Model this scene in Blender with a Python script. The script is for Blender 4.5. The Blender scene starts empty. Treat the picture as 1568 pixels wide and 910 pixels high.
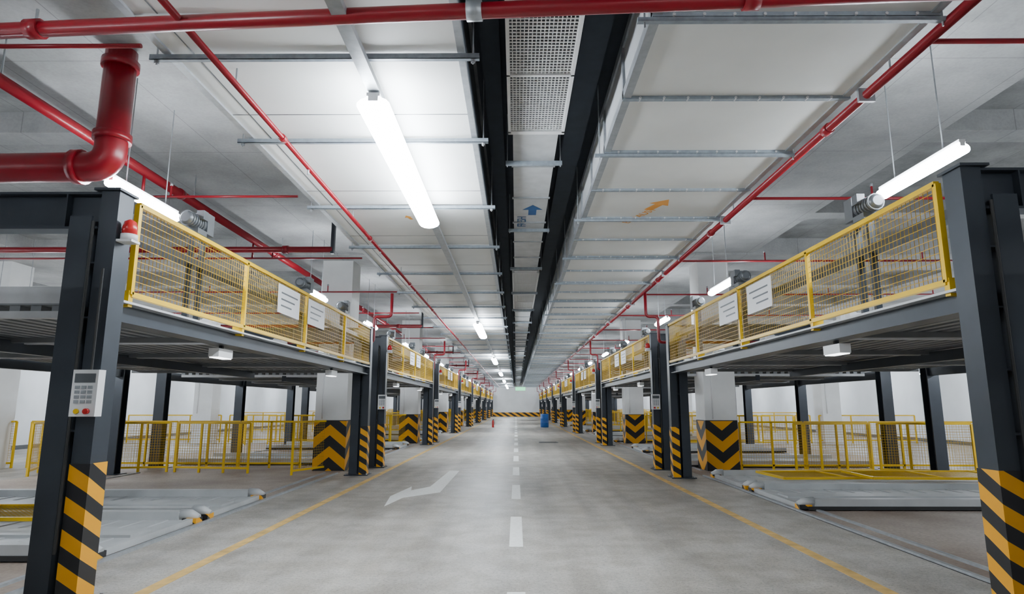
import bpy, math, random
from mathutils import Vector, Matrix
random.seed(4)
S=bpy.context.scene
# ------------------------------------------------------------ materials
def newmat(name):
    m=bpy.data.materials.new(name); m.use_nodes=True
    nt=m.node_tree; b=nt.nodes['Principled BSDF']
    return m,nt,b
def solid(name,col,rough=.5,metal=0.0,var=.12,scale=6,bump=0.0):
    m,nt,b=newmat(name)
    tc=nt.nodes.new('ShaderNodeTexCoord'); n=nt.nodes.new('ShaderNodeTexNoise')
    n.inputs['Scale'].default_value=scale; n.inputs['Detail'].default_value=6
    nt.links.new(tc.outputs['Object'],n.inputs['Vector'])
    r=nt.nodes.new('ShaderNodeValToRGB')
    r.color_ramp.elements[0].position=.3; r.color_ramp.elements[1].position=.7
    r.color_ramp.elements[0].color=tuple(c*(1-var) for c in col)+(1,)
    r.color_ramp.elements[1].color=tuple(min(1,c*(1+var)) for c in col)+(1,)
    nt.links.new(n.outputs['Fac'],r.inputs['Fac']); nt.links.new(r.outputs['Color'],b.inputs['Base Color'])
    b.inputs['Roughness'].default_value=rough; b.inputs['Metallic'].default_value=metal
    if bump:
        bp=nt.nodes.new('ShaderNodeBump'); bp.inputs['Strength'].default_value=bump; bp.inputs['Distance'].default_value=.02
        nt.links.new(n.outputs['Fac'],bp.inputs['Height']); nt.links.new(bp.outputs['Normal'],b.inputs['Normal'])
    return m
def emis(name,col,st):
    m,nt,b=newmat(name)
    b.inputs['Base Color'].default_value=(.9,.9,.9,1)
    b.inputs['Emission Color'].default_value=col+(1,); b.inputs['Emission Strength'].default_value=st
    return m
def M(nt,op,a,b_=None):
    n=nt.nodes.new('ShaderNodeMath'); n.operation=op
    for i,v in enumerate((a,b_)):
        if v is None: continue
        if isinstance(v,(int,float)): n.inputs[i].default_value=v
        else: nt.links.new(v,n.inputs[i])
    return n.outputs[0]
def hazard(name,mode,period):
    m,nt,b=newmat(name)
    tc=nt.nodes.new('ShaderNodeTexCoord'); s=nt.nodes.new('ShaderNodeSeparateXYZ')
    nt.links.new(tc.outputs['Object'],s.inputs[0])
    x,y,z=s.outputs
    if mode=='up':   v=M(nt,'ADD',z,M(nt,'MULTIPLY',M(nt,'ADD',M(nt,'ABSOLUTE',x),M(nt,'ABSOLUTE',y)),.8))
    elif mode=='down': v=M(nt,'SUBTRACT',z,M(nt,'MULTIPLY',M(nt,'ADD',M(nt,'ABSOLUTE',x),M(nt,'ABSOLUTE',y)),.8))
    elif mode=='dl': v=M(nt,'ADD',z,M(nt,'ADD',M(nt,'MULTIPLY',x,.6),M(nt,'MULTIPLY',y,.6)))
    else: v=M(nt,'ADD',z,M(nt,'SUBTRACT',M(nt,'MULTIPLY',x,.6),M(nt,'MULTIPLY',y,.6)))
    fr=M(nt,'FRACT',M(nt,'ADD',M(nt,'DIVIDE',v,period),50.25))
    g=M(nt,'GREATER_THAN',fr,.5)
    mx=nt.nodes.new('ShaderNodeMix'); mx.data_type='RGBA'
    nt.links.new(g,mx.inputs[0])
    mx.inputs[6].default_value=(.010,.010,.012,1); mx.inputs[7].default_value=(.80,.36,.002,1)
    nt.links.new(mx.outputs[2],b.inputs['Base Color']); b.inputs['Roughness'].default_value=.45
    return m
def concrete(name,c1,c2,rough,sc=.5,seam=None,streak=0.0,speck=.74):
    m,nt,b=newmat(name)
    tc=nt.nodes.new('ShaderNodeTexCoord')
    n=nt.nodes.new('ShaderNodeTexNoise'); n.inputs['Scale'].default_value=sc; n.inputs['Detail'].default_value=9; n.inputs['Roughness'].default_value=.62
    nt.links.new(tc.outputs['Object'],n.inputs['Vector'])
    r=nt.nodes.new('ShaderNodeValToRGB'); r.color_ramp.elements[0].position=.34; r.color_ramp.elements[1].position=.64
    r.color_ramp.elements[0].color=c1+(1,); r.color_ramp.elements[1].color=c2+(1,)
    nt.links.new(n.outputs['Fac'],r.inputs['Fac'])
    out=r.outputs['Color']
    def mul(src,vec,scale,lo,hi,p0=.3,p1=.6,det=5):
        n2=nt.nodes.new('ShaderNodeTexNoise'); n2.inputs['Scale'].default_value=scale; n2.inputs['Detail'].default_value=det
        nt.links.new(vec,n2.inputs['Vector'])
        r2=nt.nodes.new('ShaderNodeValToRGB'); r2.color_ramp.elements[0].position=p0; r2.color_ramp.elements[1].position=p1
        r2.color_ramp.elements[0].color=lo+(1,); r2.color_ramp.elements[1].color=hi+(1,)
        nt.links.new(n2.outputs['Fac'],r2.inputs['Fac'])
        mx=nt.nodes.new('ShaderNodeMix'); mx.data_type='RGBA'; mx.blend_type='MULTIPLY'; mx.inputs[0].default_value=1
        nt.links.new(src,mx.inputs[6]); nt.links.new(r2.outputs['Color'],mx.inputs[7]); return mx.outputs[2],n2
    out,n2=mul(out,tc.outputs['Object'],28,(speck,)*3,(1,1,1))
    if streak:
        mp=nt.nodes.new('ShaderNodeMapping'); mp.inputs['Scale'].default_value=(2.2,.12,1); nt.links.new(tc.outputs['Object'],mp.inputs[0])
        out,_=mul(out,mp.outputs[0],1.2,(1-streak,1-streak,1-streak*.95),(1,1,1),.35,.62,4)
        out,_=mul(out,tc.outputs['Object'],2.6,(.80,.775,.74),(1,1,1),.40,.58,8)
        out,_=mul(out,tc.outputs['Object'],60,(.5,.5,.5),(1,1,1),.33,.42,2)
    if seam:
        s=nt.nodes.new('ShaderNodeSeparateXYZ'); nt.links.new(tc.outputs['Object'],s.inputs[0])
        a=M(nt,'LESS_THAN',M(nt,'FRACT',M(nt,'ADD',M(nt,'DIVIDE',s.outputs[0],seam),20.5)),.012/seam)
        c=M(nt,'LESS_THAN',M(nt,'FRACT',M(nt,'ADD',M(nt,'DIVIDE',s.outputs[1],seam*2),20.5)),.006/seam)
        k=M(nt,'MULTIPLY',M(nt,'MAXIMUM',a,c),.4)
        mx2=nt.nodes.new('ShaderNodeMix'); mx2.data_type='RGBA'; nt.links.new(k,mx2.inputs[0])
        nt.links.new(out,mx2.inputs[6]); mx2.inputs[7].default_value=(.06,.06,.06,1); out=mx2.outputs[2]
    nt.links.new(out,b.inputs['Base Color'])
    rr=nt.nodes.new('ShaderNodeMapRange'); rr.inputs[3].default_value=rough-.12; rr.inputs[4].default_value=rough+.12
    nt.links.new(n.outputs['Fac'],rr.inputs[0]); nt.links.new(rr.outputs[0],b.inputs['Roughness'])
    bp=nt.nodes.new('ShaderNodeBump'); bp.inputs['Strength'].default_value=.1; bp.inputs['Distance'].default_value=.01
    nt.links.new(n2.outputs['Fac'],bp.inputs['Height']); nt.links.new(bp.outputs['Normal'],b.inputs['Normal'])
    return m
FLOOR=concrete('floor_concrete',(.37,.345,.305),(.60,.57,.52),.45,.45,streak=.26)
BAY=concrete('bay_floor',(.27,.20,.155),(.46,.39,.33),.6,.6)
CEIL=concrete('ceiling_concrete',(.15,.15,.15),(.36,.36,.355),.85,.7,seam=1.22,speck=.88)
BEAM=concrete('beam_concrete',(.27,.27,.265),(.44,.44,.435),.85,.7,seam=1.22,speck=.9)
WALL=solid('wall_paint',(.80,.82,.84),.7,var=.05,scale=1)
COLP=solid('column_plaster',(.80,.80,.79),.7,var=.06,scale=2)
PANEL=solid('duct_board',(.73,.73,.705),.6,var=.06,scale=1.3)
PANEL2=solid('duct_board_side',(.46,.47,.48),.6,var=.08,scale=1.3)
DARK=solid('dark_gap_shade',(.028,.036,.05),.8)  # near-black for gaps and recesses, their shade put into the colour
GALV=solid('galvanised',(.38,.40,.42),.42,.45,var=.12,scale=14)
GALVL=solid('galvanised_light',(.56,.57,.58),.5,.2,var=.1,scale=5)
STRUT=solid('galvanised_strut',(.27,.31,.35),.5,.15,var=.15,scale=20)
STEEL=solid('painted_steel_dark',(.034,.041,.052),.38,.2,var=.12,scale=3)
DECK=solid('pallet_steel',(.22,.23,.24),.45,.25,var=.15,scale=2)
PAL=solid('pallet_galv',(.50,.51,.51),.5,.15,var=.14,scale=2)
YEL=solid('yellow_paint',(.80,.50,.0),.35,var=.05,scale=5)
YWIRE=solid('yellow_wire',(.52,.31,.0),.4,var=.05,scale=5)
YEL2=solid('yellow_line_faded',(.62,.40,.13),.6,var=.3,scale=5)
RED=solid('red_pipe_paint',(.25,.005,.014),.3,var=.06,scale=4)
WHITE=solid('white_plastic',(.8,.8,.8),.4,var=.02)
LINE=solid('road_marking_white',(.88,.88,.85),.6,var=.08,scale=20)
BLK=solid('black_rubber',(.02,.02,.02),.6)
MOT=solid('motor_grey',(.12,.13,.14),.4,.3,var=.1)
BLUE=solid('blue_plastic',(.02,.12,.42),.4)
ORG=solid('orange_marking',(.75,.33,.05),.7)
BLU2=solid('blue_marking',(.02,.10,.28),.7)
BEACON=solid('beacon_red',(.55,.02,.02),.25)
GREEN=emis('exit_green',(.05,.8,.3),2.0)
TUBE=emis('lamp_tube_light',(.84,.92,1.0),86)
TUBE2=emis('lamp_tube_light_side',(.84,.92,1.0),125)
TUBE3=emis('small_lamp_light',(.95,.97,1.0),6)
HZP_L=hazard('hazard_post_l','dl',.24); HZP_R=hazard('hazard_post_r','dr',.24)
HZ_UP=hazard('hazard_chevron_up','up',.5); HZ_DN=hazard('hazard_chevron_down','down',.5)
HZW=hazard('hazard_wall','dl',.6)
# ------------------------------------------------------------ mesh builder
class MB:
    def __init__(s,fx=1): s.v=[];s.f=[];s.m=[];s.sm=[];s.mats=[];s.fx=fx
    def mi(s,m):
        if m not in s.mats: s.mats.append(m)
        return s.mats.index(m)
    def add(s,vs,fs,mat,smooth=False):
        o=len(s.v); k=s.mi(mat)
        for v in vs: s.v.append((v[0]*s.fx,v[1],v[2]))
        for f in fs:
            f=[o+i for i in f]
            if s.fx<0: f=f[::-1]
            s.f.append(f); s.m.append(k); s.sm.append(smooth and len(f)==4)
    def box(s,x0,x1,y0,y1,z0,z1,mat):
        vs=[(x,y,z) for z in (z0,z1) for y in (y0,y1) for x in (x0,x1)]
        s.add(vs,[(0,2,3,1),(4,5,7,6),(0,1,5,4),(2,6,7,3),(0,4,6,2),(1,3,7,5)],mat)
    def tube(s,pts,r,mat,n=12,rs=None):
        pts=[Vector(p) for p in pts]; vs=[];fs=[]
        up=None
        for i,p in enumerate(pts):
            if i==0: d=pts[1]-p
            elif i==len(pts)-1: d=p-pts[i-1]
            else: d=(pts[i+1]-p).normalized()+(p-pts[i-1]).normalized()
            d.normalize()
            if up is None:
                up=Vector((0,0,1)) if abs(d.z)<.9 else Vector((1,0,0))
            a=d.cross(up).normalized(); b=a.cross(d).normalized(); up=b
            rr=rs[i] if rs else r
            off=math.pi/4 if n==4 else 0
            for k in range(n):
                t=2*math.pi*k/n+off
                vs.append(p+a*math.cos(t)*rr+b*math.sin(t)*rr)
        for i in range(len(pts)-1):
            for k in range(n):
                k2=(k+1)%n
                fs.append((i*n+k,i*n+k2,(i+1)*n+k2,(i+1)*n+k))
        fs.append(tuple(range(n))[::-1]); e=(len(pts)-1)*n; fs.append(tuple(range(e,e+n)))
        fs=[f[::-1] for f in fs]
        s.add([tuple(v) for v in vs],fs,mat,n>6)
    def cyl(s,a,b,r,mat,n=12): s.tube([a,b],r,mat,n)
    def bend(s,pts,r,mat,rad,n=14,seg=7):
        P=[Vector(p) for p in pts]; out=[P[0]]
        for i in range(1,len(P)-1):
            a=(P[i-1]-P[i]).normalized();b=(P[i+1]-P[i]).normalized()
            p0=P[i]+a*rad;p2=P[i]+b*rad
            for k in range(seg+1):
                t=k/seg; out.append(p0*(1-t)**2+P[i]*2*t*(1-t)+p2*t*t)
        out.append(P[-1]); s.tube(out,r,mat,n)
    def hpost(s,x0,x1,y0,y1,z0,z1,mat,t=.022):
        s.box(x0,x1,y0,y0+t,z0,z1,mat); s.box(x0,x1,y1-t,y1,z0,z1,mat)
        xm=(x0+x1)/2; s.box(xm-t/2,xm+t/2,y0+t,y1-t,z0,z1,mat)
    def poly(s,pts,z,mat,down=False,th=.004):
        n=len(pts); vs=[(p[0],p[1],z) for p in pts]+[(p[0],p[1],z+th) for p in pts]
        fs=[tuple(range(n))[::-1],tuple(range(n,2*n))]
        for i in range(n): fs.append((i,(i+1)%n,n+(i+1)%n,n+i))
        s.add(vs,fs,mat)
    def fence(s,p0,p1,z0,z1,pitch=.058,wire=.0032,posts=None,fr=.022,lay=None,zp=None):
        p0=Vector((p0[0],p0[1],0));p1=Vector((p1[0],p1[1],0));L=(p1-p0).length;d=(p1-p0)/L
        P=lay or (lambda a,z:tuple(p0+d*a+Vector((0,0,z))))
        R=fr*1.414
        for z in (z0,z1): s.cyl(P(0,z),P(L,z),R,YEL,4)
        for a in (posts or [0,L]): s.cyl(P(a,(zp if zp is not None else z0)),P(a,z1),R,YEL,4)
        k=int(L/pitch)
        for i in range(1,k): s.cyl(P(L*i/k,z0),P(L*i/k,z1),wire,YWIRE,3)
        k=int((z1-z0)/pitch)
        for i in range(1,k):
            z=z0+(z1-z0)*i/k; s.cyl(P(0,z),P(L,z),wire,YWIRE,3)
    def mesh(s,name):
        me=bpy.data.meshes.new(name); me.from_pydata(s.v,[],s.f)
        for m in s.mats: me.materials.append(m)
        me.polygons.foreach_set('material_index',s.m); me.polygons.foreach_set('use_smooth',s.sm)
        me.update()
        import bmesh
        bm=bmesh.new(); bm.from_mesh(me); bmesh.ops.recalc_face_normals(bm,faces=bm.faces); bm.to_mesh(me); bm.free()
        return me
def place(me,name,loc=(0,0,0),parent=None,rz=0):
    o=bpy.data.objects.new(name,me); o.location=loc; o.rotation_euler=(0,0,rz); S.collection.objects.link(o)
    if parent: o.parent=parent
    return o
def empty(name,loc=(0,0,0)):
    e=bpy.data.objects.new(name,None); e.empty_display_size=.3; e.location=loc; S.collection.objects.link(e); return e
P=11.0; N=8; YE=92.0; XW=17.5; ZC=5.45; YB=-12.0; ZB=5.1
# ------------------------------------------------------------ room shell
b=MB(); b.box(-XW,XW,YB,YE,-.2,0,FLOOR); place(b.mesh('floor'),'floor')
b=MB()
b.box(-XW,XW,YB,YE,ZC,ZC+.2,CEIL)
for s in (-1,1):
    xs=sorted((s*2.6,s*5.65)); b.box(xs[0],xs[1],YB,YE,ZB,ZC,BEAM)
    xs=sorted((s*11.6,s*14.2)); b.box(xs[0],xs[1],YB,YE,ZB,ZC,BEAM)
for k in range(-2,N):
    y=15.5+P*k; b.box(-XW,XW,y-.9,y+.9,ZB-.05,ZC-.001,BEAM)
    # secondary slab ribs between the column lines
    for d in (3.67,7.33):
        for s in (-1,1):
            for (a,c) in ((5.65,11.6),(14.2,XW)):
                xs=sorted((s*a,s*c)); b.box(xs[0],xs[1],y+d-.2,y+d+.2,ZC-.3,ZC-.001,BEAM)
b.box(-.405,1.05,YB,YE,4.98,5.04,DARK)  # dark sheet between the ducts, shade of the recess painted in
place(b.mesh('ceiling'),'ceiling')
for s,nm in ((-1,'left'),(1,'right')):
    b=MB(); xs=sorted((s*XW,s*(XW+.2))); b.box(xs[0],xs[1],YB,YE,0,ZC,WALL); place(b.mesh('wall_'+nm),'wall_'+nm)
    b=MB(); xs=sorted((s*(XW-.02),s*XW)); b.box(xs[0],xs[1],YB,YE,0,.14,MOT); place(b.mesh('baseboard'),'baseboard_'+nm)
b=MB(); b.box(-XW,XW,YE,YE+.2,0,ZC,WALL); place(b.mesh('wall_back'),'wall_back')
b=MB(); b.box(-XW,XW,YE-.03,YE,0,.6,HZW); place(b.mesh('trim'),'trim_1')
b=MB(); b.box(-XW,XW,YB-.2,YB,0,ZC,WALL); place(b.mesh('wall_front'),'wall_front')
Y1=YE-.06; Y0=YB+.05
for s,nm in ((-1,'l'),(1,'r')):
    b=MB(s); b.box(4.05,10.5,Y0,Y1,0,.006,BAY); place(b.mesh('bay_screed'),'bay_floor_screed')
    b=MB(s); b.box(2.98,3.1,-3.5,YE-2,.0,.003,YEL2); place(b.mesh('yellow_edge_line'),'yellow_edge_line')
b=MB()
y=-10.6
while y<86:
    b.box(-.075,.075,y,y+1.87,0,.004,LINE); y+=3.55
place(b.mesh('center_dash_line'),'center_dash_line')
b=MB()
b.poly([(-1.56,15.2),(-1.33,15.2),(-1.34,11.5),(-1.88,10.85),(-2.0,9.93),(-2.12,11.0),(-1.97,12.3),(-1.89,11.75),(-1.62,12.3)],0,LINE)
place(b.mesh('road_arrow_marking'),'road_arrow_marking')
# ------------------------------------------------------------ columns
def column(fx,hz):
    b=MB()
    w=.375
    b.box(-w,w,-w,w,0,ZB-.05,COLP)
    if hz:
        b.box(-w-.006,w+.006,-w-.006,w+.006,0,1.15,hz)
        b.box(-w-.004,w+.004,-w-.004,w+.004,1.15,1.17,BLK)
    b.cyl((-.2*fx,-w-.02,1.2),(-.2*fx,-w-.02,2.6),.016,WHITE,8)
    b.box(-.27 if fx>0 else .13,-.13 if fx>0 else .27,-w-.05,-w,2.6,2.75,WHITE)
    return b.mesh('concrete_column')
cl=column(1,HZ_UP); cr=column(1,HZ_DN); cp=column(1,None)
for k in range(-2,N):
    y=15.55+P*k
    if y>YE-1: continue
    for me,x in ((cl,-4.4),(cr,4.85),(cp,-12.9),(cp,12.9)):
        if k==-1 and abs(x)<6: continue
        place(me,'concrete_column',(x,y,0))
# ------------------------------------------------------------ parking lift
L=9.25
def build_lift(side,ground):
    hz=HZP_L if side<0 else HZP_R
    parts={}
    b=MB(side)
    ZT=3.27
    for y in (0,L):
        b.box(0,.15,y-.1,y+.1,0,ZT,STEEL)
        b.box(-.006,.156,y-.106,y+.106,0.02,1.06,hz)
        b.hpost(.2,.38,y-.12,y+.12,0,3.05,STEEL)
        b.box(.15,.2,y-.015,y+.015,0,3.05,STEEL)
        b.box(-.06,.46,y-.2,y+.2,0,.02,STEEL)
        for z in (1.3,1.75,2.2,2.65):
            b.box(.15,.38,y-.1,y+.1,z,z+.012,STEEL)
        for (bx,by) in ((-.03,-.17),(-.03,.17),(.42,-.17),(.42,.17)):
            b.cyl((bx,y+by,.02),(bx,y+by,.05),.015,GALV,6)
        b.box(.15,5.8,y-.08,y+.08,2.95,2.97,STEEL);b.box(.15,5.8,y-.08,y+.08,ZT-.02,ZT,STEEL);b.box(.15,5.8,y-.012,y+.012,2.97,ZT-.02,STEEL)
        for u in (.45,1.8,3.2,4.6): b.box(u,u+.012,y-.075,y+.075,2.97,ZT-.02,STEEL)
        b.box(-.02,.2,y-.13,y+.13,ZT,ZT+.02,STEEL)
        b.hpost(5.55,5.8,y-.12,y+.12,0,3.0,STEEL)
        b.box(5.45,5.9,y-.2,y+.2,0,.02,STEEL)
    b.hpost(5.55,5.8,4.45,4.7,0,3.0,STEEL)
    b.box(.1,.22,.1,L-.1,2.22,2.36,STEEL); b.box(.0,.24,.1,L-.1,2.36,2.38,GALVL); b.box(.03,.24,.1,L-.1,2.2,2.22,STEEL)
    b.box(5.6,5.72,.1,L-.1,2.15,2.35,STEEL); b.box(5.6,5.72,.1,L-.1,2.95,3.15,STEEL)
    for u in (2.6,): b.box(u,u+.1,.1,L-.1,2.12,2.26,STEEL)
    for u in (.72,1.0,5.2): b.box(u,u+.05,-.3,L+.3,0.0,.03,GALV)
    b.cyl((.175,-.13,.4),(.175,-.13,3.0),.012,BLK,6)
    # rear drive shaft with sprockets
    b.cyl((5.4,.2,2.75),(5.4,L-.2,2.75),.03,GALV,8)
    for i in range(5): b.tube([(5.4,.4+i*2.1,2.75),(5.4,.46+i*2.1,2.75)],.1,MOT,14)
    parts['frame']=b
    b=MB(side)
    for i in range(4):
        y0=.12+i*2.27; y1=y0+2.17
        b.box(.3,5.4,y0,y1,2.34,2.355,DECK)
        u=.36
        while u<5.3:
            b.box(u,u+.09,y0+.02,y1-.02,2.29,2.34,DECK); u+=.18
        for yy in (y0,y1-.1):
            b.box(.3,5.4,yy,yy+.1,2.355,2.5,GALVL)
            b.box(.35,5.3,yy,yy+.06,2.23,2.29,GALVL if yy==y0 else DECK)
        b.box(.26,.3,y0,y1,2.28,2.44,PAL)
        b.tube([(.5,y0+.05,2.5),(.34,y0+.05,2.47),(.27,y0+.05,2.42)],.05,GALVL,8,rs=[.05,.045,.02])
    parts['upper_pallets']=b
    b=MB(side)
    for (y0,y1) in ground:
        b.box(.87,5.4,y0,y1,.05,.07,PAL)
        for yy in (y0,y1-.16):
            b.box(1.0,5.4,yy,yy+.16,.07,.17,PAL)
            b.tube([(1.01,yy+.08,.12),(.87,yy+.08,.12),(.77,yy+.08,.09)],.08,PAL,8,rs=[.075,.07,.04])
            b.box(.77,.95,yy-.005,yy+.165,.03,.09,hz)
        b.box(.81,.89,y0+.16,y1-.16,.02,.09,PAL)
        ym=(y0+y1)/2
        b.box(.95,5.3,ym-.2,ym+.2,.07,.10,PAL)
        u=1.1
        while u<5.2:
            b.box(u,u+.04,y0+.2,ym-.25,.07,.082,PAL); b.box(u,u+.04,ym+.25,y1-.2,.07,.082,PAL); u+=.3
        b.box(.89,5.4,y0-.01,y0,.02,.07,BLK); b.box(.89,5.4,y1,y1+.01,.02,.07,BLK)
        for u in (1.15,5.1):
            for yy in (y0+.1,y1-.1): b.cyl((u,yy-.03,.045),(u,yy+.03,.045),.045,BLK,10)
    parts['ground_pallets']=b
    b=MB(side)
    pst=[0,2.27,4.54,6.81,9.08]
    b.fence((.03,.22),(.03,9.3),2.45,3.25,posts=pst,fr=.022)
    for a in pst: b.box(.02,.14,.22+a-.03,.22+a+.03,2.34,2.48,YEL)
    parts['upper_safety_fence']=b
    b=MB(side)
    for y,w,z in ((3.45,.85,2.98),(4.72,.85,2.98)):
        b.box(-.02,-.01,y,y+w,z-.2,z+.2,WHITE)
        for j in range(3): b.box(-.024,-.02,y+.1,y+w-.1-.12*j,z+.08-.09*j,z+.1-.09*j,MOT)
    parts['warning_signs']=b
    b=MB(side)
    for y in (1.6,5.2,7.6):
        q=.78
        z=3.5
        b.box(.16,.32,y-.1,y+.1,z-.14,z-.08,MOT)
        b.tube([(.24,y-.3*q,z),(.24,y-.26*q,z),(.24,y+.12*q,z),(.24,y+.14*q,z),(.24,y+.3*q,z)],.1,MOT,14,rs=[.05,.075,.075,.05,.045])
        for j in range(6): b.tube([(.24,y-.2+j*.047,z),(.24,y-.188+j*.047,z)],.086,MOT,14)
        b.box(.16,.32,y+.1,y+.25,z-.1,z+.14,MOT)
        b.box(.12,.2,y-.08,y+.02,z+.02,z+.12,MOT)
        for yy in (y-.06,y+.18): b.box(.21,.27,yy-.02,yy+.02,2.38,z-.12,STEEL)
    b.box(.18,.3,.1,L-.1,3.0,3.08,STEEL)
    parts['lift_motors']=b
    b=MB(side)
    b.box(-.05,.15,-.19,-.106,1.42,1.78,WHITE)
    b.box(-.03,.13,-.196,-.19,1.68,1.75,MOT)
    for i in range(4):
        for j in range(3): b.box(-.015+j*.05,.02+j*.05,-.198,-.19,1.52+i*.037,1.545+i*.037,GALV)
    b.tube([(.01,-.19,1.46),(.01,-.215,1.46)],.022,BEACON,12); b.tube([(.09,-.19,1.46),(.09,-.205,1.46)],.02,YEL,12)
    b.cyl((.045,-.14,1.78),(.045,-.14,2.6),.01,BLK,6)
    parts['control_panel']=b
    b=MB(side)
    b.box(-.13,.0,-.09,.03,2.84,2.86,WHITE)
    b.tube([(-.07,-.03,2.86),(-.07,-.03,2.91)],.065,WHITE,16)
    b.tube([(-.07,-.03,2.91),(-.07,-.03,2.97),(-.07,-.03,3.02),(-.07,-.03,3.04)],.06,BEACON,16,rs=[.058,.058,.045,.015])
    parts['warning_beacon']=b
    b=MB(side)
    for y in (2.3,6.8):
        b.box(.12,.24,y-.18,y+.18,2.06,2.16,WHITE); b.box(.13,.23,y-.17,y+.17,2.05,2.06,TUBE3)
        b.box(.16,.2,y-.02,y+.02,2.16,2.2,STEEL)
    parts['under_deck_lamps']=b
    b=MB(side)
    yb=10.75
    for j in range(3):
        b.fence((2.0+j*1.55,yb+.02*j),(3.5+j*1.55,yb+.02*j),.12,1.12,posts=[0,.75,1.5],zp=0)
    b.fence((6.75,yb),(8.75,yb+.05),.12,1.12,posts=[0,1,2.0],zp=0)
    b.fence((9.1,yb),(13.0,yb),.12,1.12,posts=[0,1.3,2.6,3.9],zp=0)
    b.fence((2.75,9.5),(4.55,9.75),.12,1.12,posts=[0,.6,1.2,1.8],zp=0)
    b.fence((4.75,9.8),(6.55,9.4),.12,1.12,posts=[0,.6,1.2,1.85],zp=0)
    b.fence((7.2,8.8),(8.0,10.5),.12,1.12,posts=[0,.93,1.87],zp=0)
    if side<0: b.fence((1.62,9.1),(1.0,10.6),.1,1.15,posts=[0,1.61],zp=0)
    parts['bay_barrier_fence']=b
    return {k:v.mesh(k) for k,v in parts.items()}
VL=[build_lift(-1,[(1.3,3.4),(3.55,5.5)]),build_lift(-1,[(.5,2.6),(6.3,8.4)])]
VR=[build_lift(1,[(4.9,6.95),(7.1,9.15)]),build_lift(1,[(.4,2.5),(5.3,7.4)])]
def put_lift(vs,x,y,skip=()):
    e=empty('car_parking_lift',(x,y,0))
    for k,me in vs.items():
        if k not in skip: place(me,k,(0,0,0),e)
for k in range(-1,N):
    y=5.1+P*k
    if y+9.3>YE: break
    put_lift(VL[0 if k==0 else 1],-3.3,y,('bay_barrier_fence',) if k<0 else ())
    put_lift(VR[0 if k==0 else 1],3.33,y-.5,('control_panel','warning_beacon') if k==0 else ('bay_barrier_fence',) if k<0 else ())
# fallen panels
def flat(ox,oy,z,ang=0):
    c,s=math.cos(ang),math.sin(ang)
    return lambda a,w:(ox+a*c-w*s,oy+a*s+w*c,z)
b=MB(); b.fence((0,0),(2.4,0),0,1.2,posts=[0,1.2,2.4],lay=flat(4.9,11.9,.2,.05)); place(b.mesh('fence_panel'),'fallen_fence_panel')
b=MB(); b.fence((0,0),(2.4,0),0,1.2,posts=[0,1.2,2.4],lay=flat(6.3,11.5,.25,-.04)); place(b.mesh('fence_panel'),'fallen_fence_panel')
b=MB(); b.fence((0,0),(2.4,0),0,1.0,posts=[0,1.2,2.4],lay=flat(-8.0,7.6,.2,.02)); place(b.mesh('fence_panel'),'fallen_fence_panel')
# ------------------------------------------------------------ ducts
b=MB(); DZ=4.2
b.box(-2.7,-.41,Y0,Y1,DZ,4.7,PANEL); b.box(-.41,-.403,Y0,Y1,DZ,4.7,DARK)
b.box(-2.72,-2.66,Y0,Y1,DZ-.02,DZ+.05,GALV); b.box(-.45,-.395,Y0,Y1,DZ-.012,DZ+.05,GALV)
b.box(-2.505,-2.495,Y0,Y1,DZ-.003,DZ,MOT)
y=-3-2.13*4
while y<YE-1:
    b.box(-2.7,-.41,y-.004,y+.004,DZ-.003,DZ,MOT)
    b.box(-2.68,-.42,y+.6-.02,y+.6+.02,DZ-.012,DZ,GALVL) ; y+=2.13
place(b.mesh('ventilation_duct'),'ventilation_duct')
b=MB(); ys=[-8.5,-6.4,-4.2,-2,.2,2.4,4.47]; y=6.03
while y<YE-1: ys.append(y); y+=2.17
for y in ys:
    b.box(-2.83,-.28,y-.02,y+.02,DZ-.065,DZ-.06,STRUT)
    b.box(-2.83,-.28,y-.02,y-.017,DZ-.065,DZ-.02,STRUT); b.box(-2.83,-.28,y+.017,y+.02,DZ-.065,DZ-.02,STRUT)
    for x in (-2.78,-.33):
        b.cyl((x,y,DZ-.1),(x,y,5.04 if x<-2 else 4.97),.007,GALV,6); b.cyl((x,y,DZ-.09),(x,y,DZ-.06),.018,GALV,6)
place(b.mesh('duct_hanger_struts'),'duct_hanger_struts')
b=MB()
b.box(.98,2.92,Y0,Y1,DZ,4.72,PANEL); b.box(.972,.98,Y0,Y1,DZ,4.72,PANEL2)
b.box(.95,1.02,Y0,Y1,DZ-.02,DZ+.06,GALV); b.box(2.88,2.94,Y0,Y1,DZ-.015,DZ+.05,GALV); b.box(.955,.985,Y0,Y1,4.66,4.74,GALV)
y=5.2-1.2*14
while y<YE-1:
    b.box(.95,2.95,y-.024,y+.024,DZ-.03,DZ,STRUT); b.box(.95,.975,y-.028,y+.028,DZ,4.72,GALV)
    for i in range(9): b.cyl((1.1+i*.21,y-.034,DZ-.02),(1.1+i*.21,y+.034,DZ-.02),.012,GALVL,6)
    y+=1.2
place(b.mesh('ventilation_duct'),'ventilation_duct')
b=MB()
y=5.2-1.2*13
while y<YE-1:
    b.box(.85,3.0,y-.02,y+.02,DZ-.065,DZ-.035,STRUT)
    b.cyl((.9,y,DZ-.1),(.9,y,4.97),.007,GALV,6); b.cyl((2.97,y,DZ-.1),(2.97,y,5.04),.007,GALV,6)
    y+=2.4
place(b.mesh('duct_hanger_struts'),'duct_hanger_struts')
b=MB(); CZ=4.4
def duct_seg(y0,y1): b.box(-.03,.46,y0,y1,CZ,4.8,GALVL)
gr=[(1.6,6.35),(13.6,16.0),(16.3,18.7)]
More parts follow.
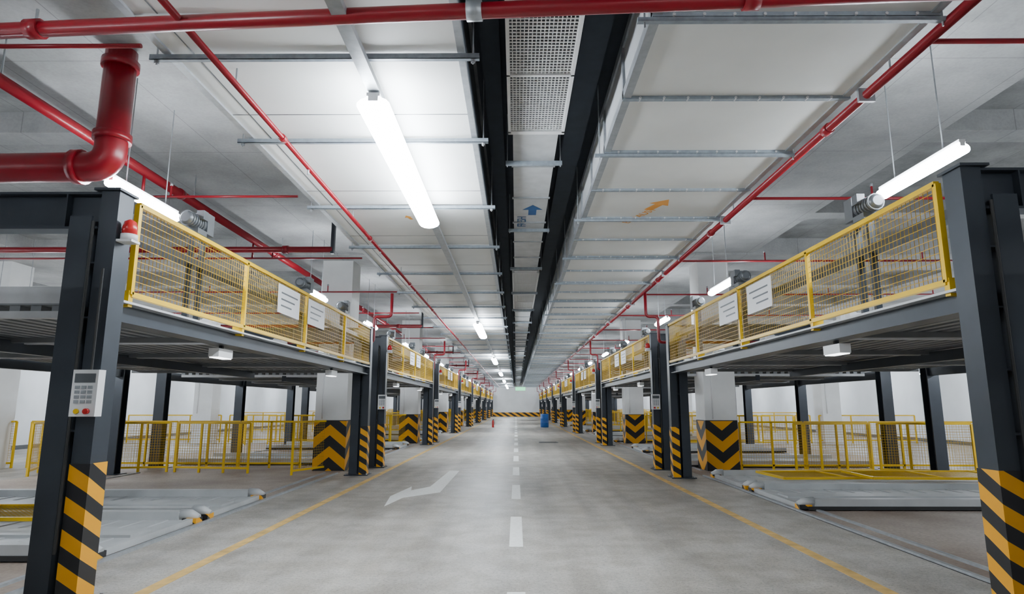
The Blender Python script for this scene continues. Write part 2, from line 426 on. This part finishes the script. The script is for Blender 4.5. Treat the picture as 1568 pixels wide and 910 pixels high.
duct_seg(6.35,13.6); duct_seg(16.0,16.3); duct_seg(18.7,Y1); duct_seg(Y0,1.6)
for y0,y1 in gr:
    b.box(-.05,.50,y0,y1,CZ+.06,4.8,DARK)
    b.box(-.08,-.05,y0,y1,CZ-.015,CZ+.06,WHITE); b.box(.49,.52,y0,y1,CZ-.015,CZ+.06,WHITE)
    n=max(2,round((y1-y0)/1.2))
    for i in range(n+1):
        yy=y0+(y1-y0)*i/n; w=.035 if i in(0,n) else .012
        b.box(-.08,.52,yy-w,yy+w,CZ-.015,CZ+.06,WHITE)
    y=y0
    while y<y1: b.box(-.05,.49,y,y+.012,CZ,CZ+.01,WHITE); y+=.045
    x=-.03
    while x<.49: b.box(x,x+.008,y0,y1,CZ+.002,CZ+.012,WHITE); x+=.032
y=7.3
while y<YE-1:
    if not 13.5<y<18.8:
        b.box(-.05,.48,y-.02,y+.02,CZ-.02,CZ,GALV)
    y+=1.2
place(b.mesh('air_supply_duct'),'air_supply_duct')
b=MB()
for y in [7.1+2.9*i for i in range(28)]:
    b.box(-.12,.55,y-.02,y+.02,CZ-.08,CZ-.03,STRUT)
    for x in (-.1,.53): b.cyl((x,y,CZ-.1),(x,y,4.97),.007,GALV,6)
place(b.mesh('duct_hanger_struts'),'duct_hanger_struts')
b=MB(); b.box(.6,.85,Y0,Y1,4.8,4.86,DARK); b.box(-.33,-.15,Y0,Y1,4.82,4.9,DARK); place(b.mesh('dark_gap_strip'),'dark_gap_strip')  # dark strips filling the duct gaps, shade put into their colour
def arrow(name,x,y,z,s,mat,rot):
    b=MB(); pts=[(-.08,-.3),(.08,-.3),(.08,.05),(.2,.05),(0,.35),(-.2,.05),(-.08,.05)]
    c,sn=math.cos(rot),math.sin(rot)
    b.poly([(px*s*c-py*s*sn,px*s*sn+py*s*c) for px,py in pts],0,mat,th=.002)
    e=place(b.mesh(name),name,(x,y,z)); return e
def text(parent,body,loc,size,mat,rz):
    c=bpy.data.curves.new('label','FONT'); c.body=body; c.size=size; c.extrude=.001; c.materials.append(mat)
    o=bpy.data.objects.new('label',c); o.rotation_euler=(math.pi,0,rz); o.location=loc; o.parent=parent; S.collection.objects.link(o)
a=arrow('airflow_arrow_marking',1.93,8.25,DZ-.003,.75,ORG,math.pi+.4); text(a,'EXHAUST',(-.25,.85,-.002),.17,ORG,-math.pi/2+.4)
a=arrow('airflow_arrow_marking',.25,9.1,CZ-.003,.75,BLU2,math.pi); text(a,'FRESH',(-.09,.85,-.002),.2,BLU2,-math.pi/2)
a=arrow('airflow_arrow_marking',-1.55,8.8,DZ-.003,.3,ORG,math.pi-.3)
# ------------------------------------------------------------ lamps
b=MB(); b.box(-1.21,-1.11,YB+.5,YE-2,4.03,4.035,GALV); b.box(-1.21,-1.205,YB+.5,YE-2,4.035,4.08,GALV); b.box(-1.115,-1.11,YB+.5,YE-2,4.035,4.08,GALV)
for k in range(45): b.cyl((-1.16,-3+2.1*k,4.035),(-1.16,-3+2.1*k,4.2),.006,GALV,6)
place(b.mesh('lighting_track'),'lighting_track')
def lampmesh(L,w,mat,hang):
    b=MB()
    b.box(-w*.18,w*.18,0,L,.0,.03,WHITE)
    r=w/2*.9; hh=min(r*.75,.07); zc=-hh
    m=14; prof=[(math.sin(t)*r,math.cos(t)*hh+zc) for t in [math.pi*2*i/m for i in range(m)]]
    vs=[(x,.012,z) for x,z in prof]+[(x,L-.012,z) for x,z in prof]
    fs=[(i,(i+1)%m,m+(i+1)%m,m+i) for i in range(m)]+[tuple(range(m)),tuple(range(m,2*m))[::-1]]
    b.add(vs,fs,mat)
    for y0,y1 in ((0,.012),(L-.012,L)): b.box(-r*.3,r*.3,y0,y1,-hh*.6,0,WHITE)
    for yy in (L*.2,L*.8): b.cyl((0,yy,.03),(0,yy,hang),.006,GALV,6)
    return b.mesh('led_batten_lamp')
big=lampmesh(3.4,.30,TUBE,.045)
for y in [4.75-14.1]+[4.75+14.1*i for i in range(6)]+[84.5]:  # last one added to brighten end wall; first, unseen, added to light front faces
    place(big,'led_batten_lamp',(-1.16,y,3.985))
sm=lampmesh(1.25,.16,TUBE2,1.22); sl=lampmesh(1.25,.15,TUBE2,2.2)
for k in range(-1,N):  # first pass is out of view: lamps added to fill the front faces
    for s in (-1,1):
        for dy in (.97,7.0):
            y=5.1+P*k+dy-(.8 if s>0 else 0)
            if y<YE-2: place(sm,'tube_lamp',(s*(4.12 if s<0 else 3.95),y,3.8))
    for s in (-1,1):
        for dy in (1.5,6.8):
            y=5.1+P*k+dy
            if y<YE-2: place(sl,'tube_lamp',(s*10.2,y,2.75)); place(sl,'tube_lamp',(s*15.4,y,2.75))
# ------------------------------------------------------------ pipes
b=MB()
b.tube([(-6.5,4.12,4.05),(0,3.72,4.05),(5.5,3.4,4.05)],.053,RED,16)
for x,yy in ((-.27,3.735),(-3.3,3.92),(1.5,3.63)): 
    b.tube([(x-.05,yy+.003,4.05),(x+.05,yy-.003,4.05)],.068,RED if x!=-.27 else GALV,16)
    b.cyl((x,yy,4.1),(x,yy,4.2),.01,GALV,6)
place(b.mesh('fire_sprinkler_main_pipe'),'fire_main_pipe')
b=MB()
X=-4.0
b.bend([(X,5.85,5.05),(X,5.85,3.82),(-9.5,5.95,3.78)],.145,RED,.2,20,10)
for z in (4.9,4.12): b.tube([(X,5.85,z-.04),(X,5.85,z+.04)],.172,RED,20)
b.tube([(-4.34,5.86,3.82),(-4.26,5.86,3.82)],.172,RED,20)
place(b.mesh('fire_riser_pipe'),'fire_riser_pipe')
b=MB(); XP=-4.98; ZP=4.6; b.tube([(XP,YB+.5,ZP),(XP,YE-2,ZP)],.065,RED,14)
for k in range(24):
    y=1.5+3.7*k; b.tube([(XP,y-.05,ZP),(XP,y+.05,ZP)],.08,RED,14); b.cyl((XP,y+.4,ZP),(XP,y+.4,5.04),.01,GALV,6)
place(b.mesh('fire_pipe'),'fire_pipe')
b=MB(); b.tube([(-2.26,YB+.5,4.06),(-2.26,YE-2,4.06)],.026,RED,10)
for k in range(24):
    y=1+3.7*k; b.cyl((-2.26,y,4.06),(-2.26,y,4.2),.008,GALV,6); b.tube([(-2.26,y+1,4.06),(-2.26,y+1.08,4.06)],.036,RED,10)
    b.cyl((-2.26,y+1.8,4.06),(-2.26,y+1.8,3.98),.012,GALV,8)
place(b.mesh('sprinkler_pipe'),'sprinkler_pipe')
b=MB(); b.tube([(3.02,YB+.5,4.14),(3.02,YE-2,4.14)],.04,RED,12)
for k in range(24):
    y=1+3.7*k; b.cyl((3.02,y,4.14),(3.02,y,5.04),.008,GALV,6); b.tube([(3.02,y+1,4.14),(3.02,y+1.1,4.14)],.053,RED,12)
    b.box(2.95,3.09,y+.35,y+.38,4.08,4.2,GALV)
place(b.mesh('sprinkler_pipe'),'sprinkler_pipe')
b=MB()
for k in range(24):
    y=4.25+3.55*k
    if y>YE-3: break
    b.cyl((3.02,y,4.14),(11,y,4.14),.02,RED,8); b.cyl((XP,y+.2,4.25),(-2.9,y+.2,4.25),.018,RED,8); b.cyl((XP,y+.2,4.25),(-11,y+.2,4.25),.02,RED,8)
    b.cyl((XP,y+.2,4.25),(XP,y+.2,ZP),.02,RED,8)
    for x in (4.6,7.5,10.0):
        b.cyl((x,y,4.14),(x,y,4.3),.014,RED,6); b.cyl((-x,y+.2,4.25),(-x,y+.2,4.4),.014,RED,6); b.cyl((x,y,4.3),(x,y,4.34),.02,GALV,8); b.cyl((-x,y+.2,4.4),(-x,y+.2,4.44),.02,GALV,8)
place(b.mesh('sprinkler_branch_pipes'),'sprinkler_branch_pipes')
b=MB()
for k in range(N):
    y=11.0+P*k
    if y>YE-3: break
    b.cyl((-3.3,y,4.28),(-13,y,4.28),.055,RED,12); b.box(-3.33,-3.27,y-.04,y+.04,4.2,5.04,STEEL)
    b.tube([(-4.2,y,4.28),(-4.1,y,4.28)],.075,RED,12)
    for s in (-1,1):
        yy=y+3.5
        x=s*(2.9 if s<0 else 3.02)
        b.bend([(x,yy,4.1),(x,yy,3.55),(s*3.3,yy,3.55),(s*3.3,yy,2.95),(s*9,yy,2.95)],.035,RED,.09,10,4)
place(b.mesh('fire_branch_pipes'),'fire_branch_pipes')
# ------------------------------------------------------------ small stuff
b=MB(); b.tube([(0,0,0),(0,0,.02),(0,0,.3),(0,0,.32),(0,0,.34),(0,0,.6),(0,0,.62),(0,0,.64),(0,0,.92),(0,0,.94)],.29,BLUE,20,rs=[.27,.29,.29,.305,.29,.29,.305,.29,.29,.27])
dm=b.mesh('blue_plastic_drum'); place(dm,'plastic_drum',(2.05,46,0))
b=MB(); b.tube([(0,0,0),(0,0,.02),(0,0,.42),(0,0,.48),(0,0,.52)],.08,BEACON,14,rs=[.07,.08,.08,.05,.025]); b.box(-.02,.07,-.015,.015,.52,.56,BLK)
b.bend([(.05,0,.53),(.13,0,.45),(.11,0,.2)],.012,BLK,.04,6,3)
place(b.mesh('fire_extinguisher'),'fire_extinguisher',(-1.65,46,0))
b=MB(); b.box(-.4,.4,-.3,.3,0,.012,MOT)
for i in range(12): b.box(-.36+i*.06,-.33+i*.06,-.26,.26,.012,.018,BLK)
place(b.mesh('floor_drain_grate'),'floor_drain_grate',(1.35,27,0))
b=MB(); b.box(-.45,.45,-.03,.03,0,.3,GREEN); b.box(-.47,.47,-.025,.025,-.02,.32,WHITE)
for x in (-.3,.3): b.cyl((x,0,.3),(x,0,1.3),.008,GALV,6)
place(b.mesh('exit_sign'),'exit_sign',(.4,58,2.9))
# ------------------------------------------------------------ camera/world
w=bpy.data.worlds.new('World'); S.world=w; w.use_nodes=True
w.node_tree.nodes['Background'].inputs[0].default_value=(.7,.75,.8,1); w.node_tree.nodes['Background'].inputs[1].default_value=.3
cd=bpy.data.cameras.new('camera'); cam=bpy.data.objects.new('camera',cd); S.collection.objects.link(cam)
cd.sensor_width=36; cd.lens=963/1568*36; cd.clip_end=300; cd.clip_start=.05
cam.location=(0,0,1.5); cam.rotation_euler=(math.radians(90+9.84),0,math.radians(.36))
S.camera=cam
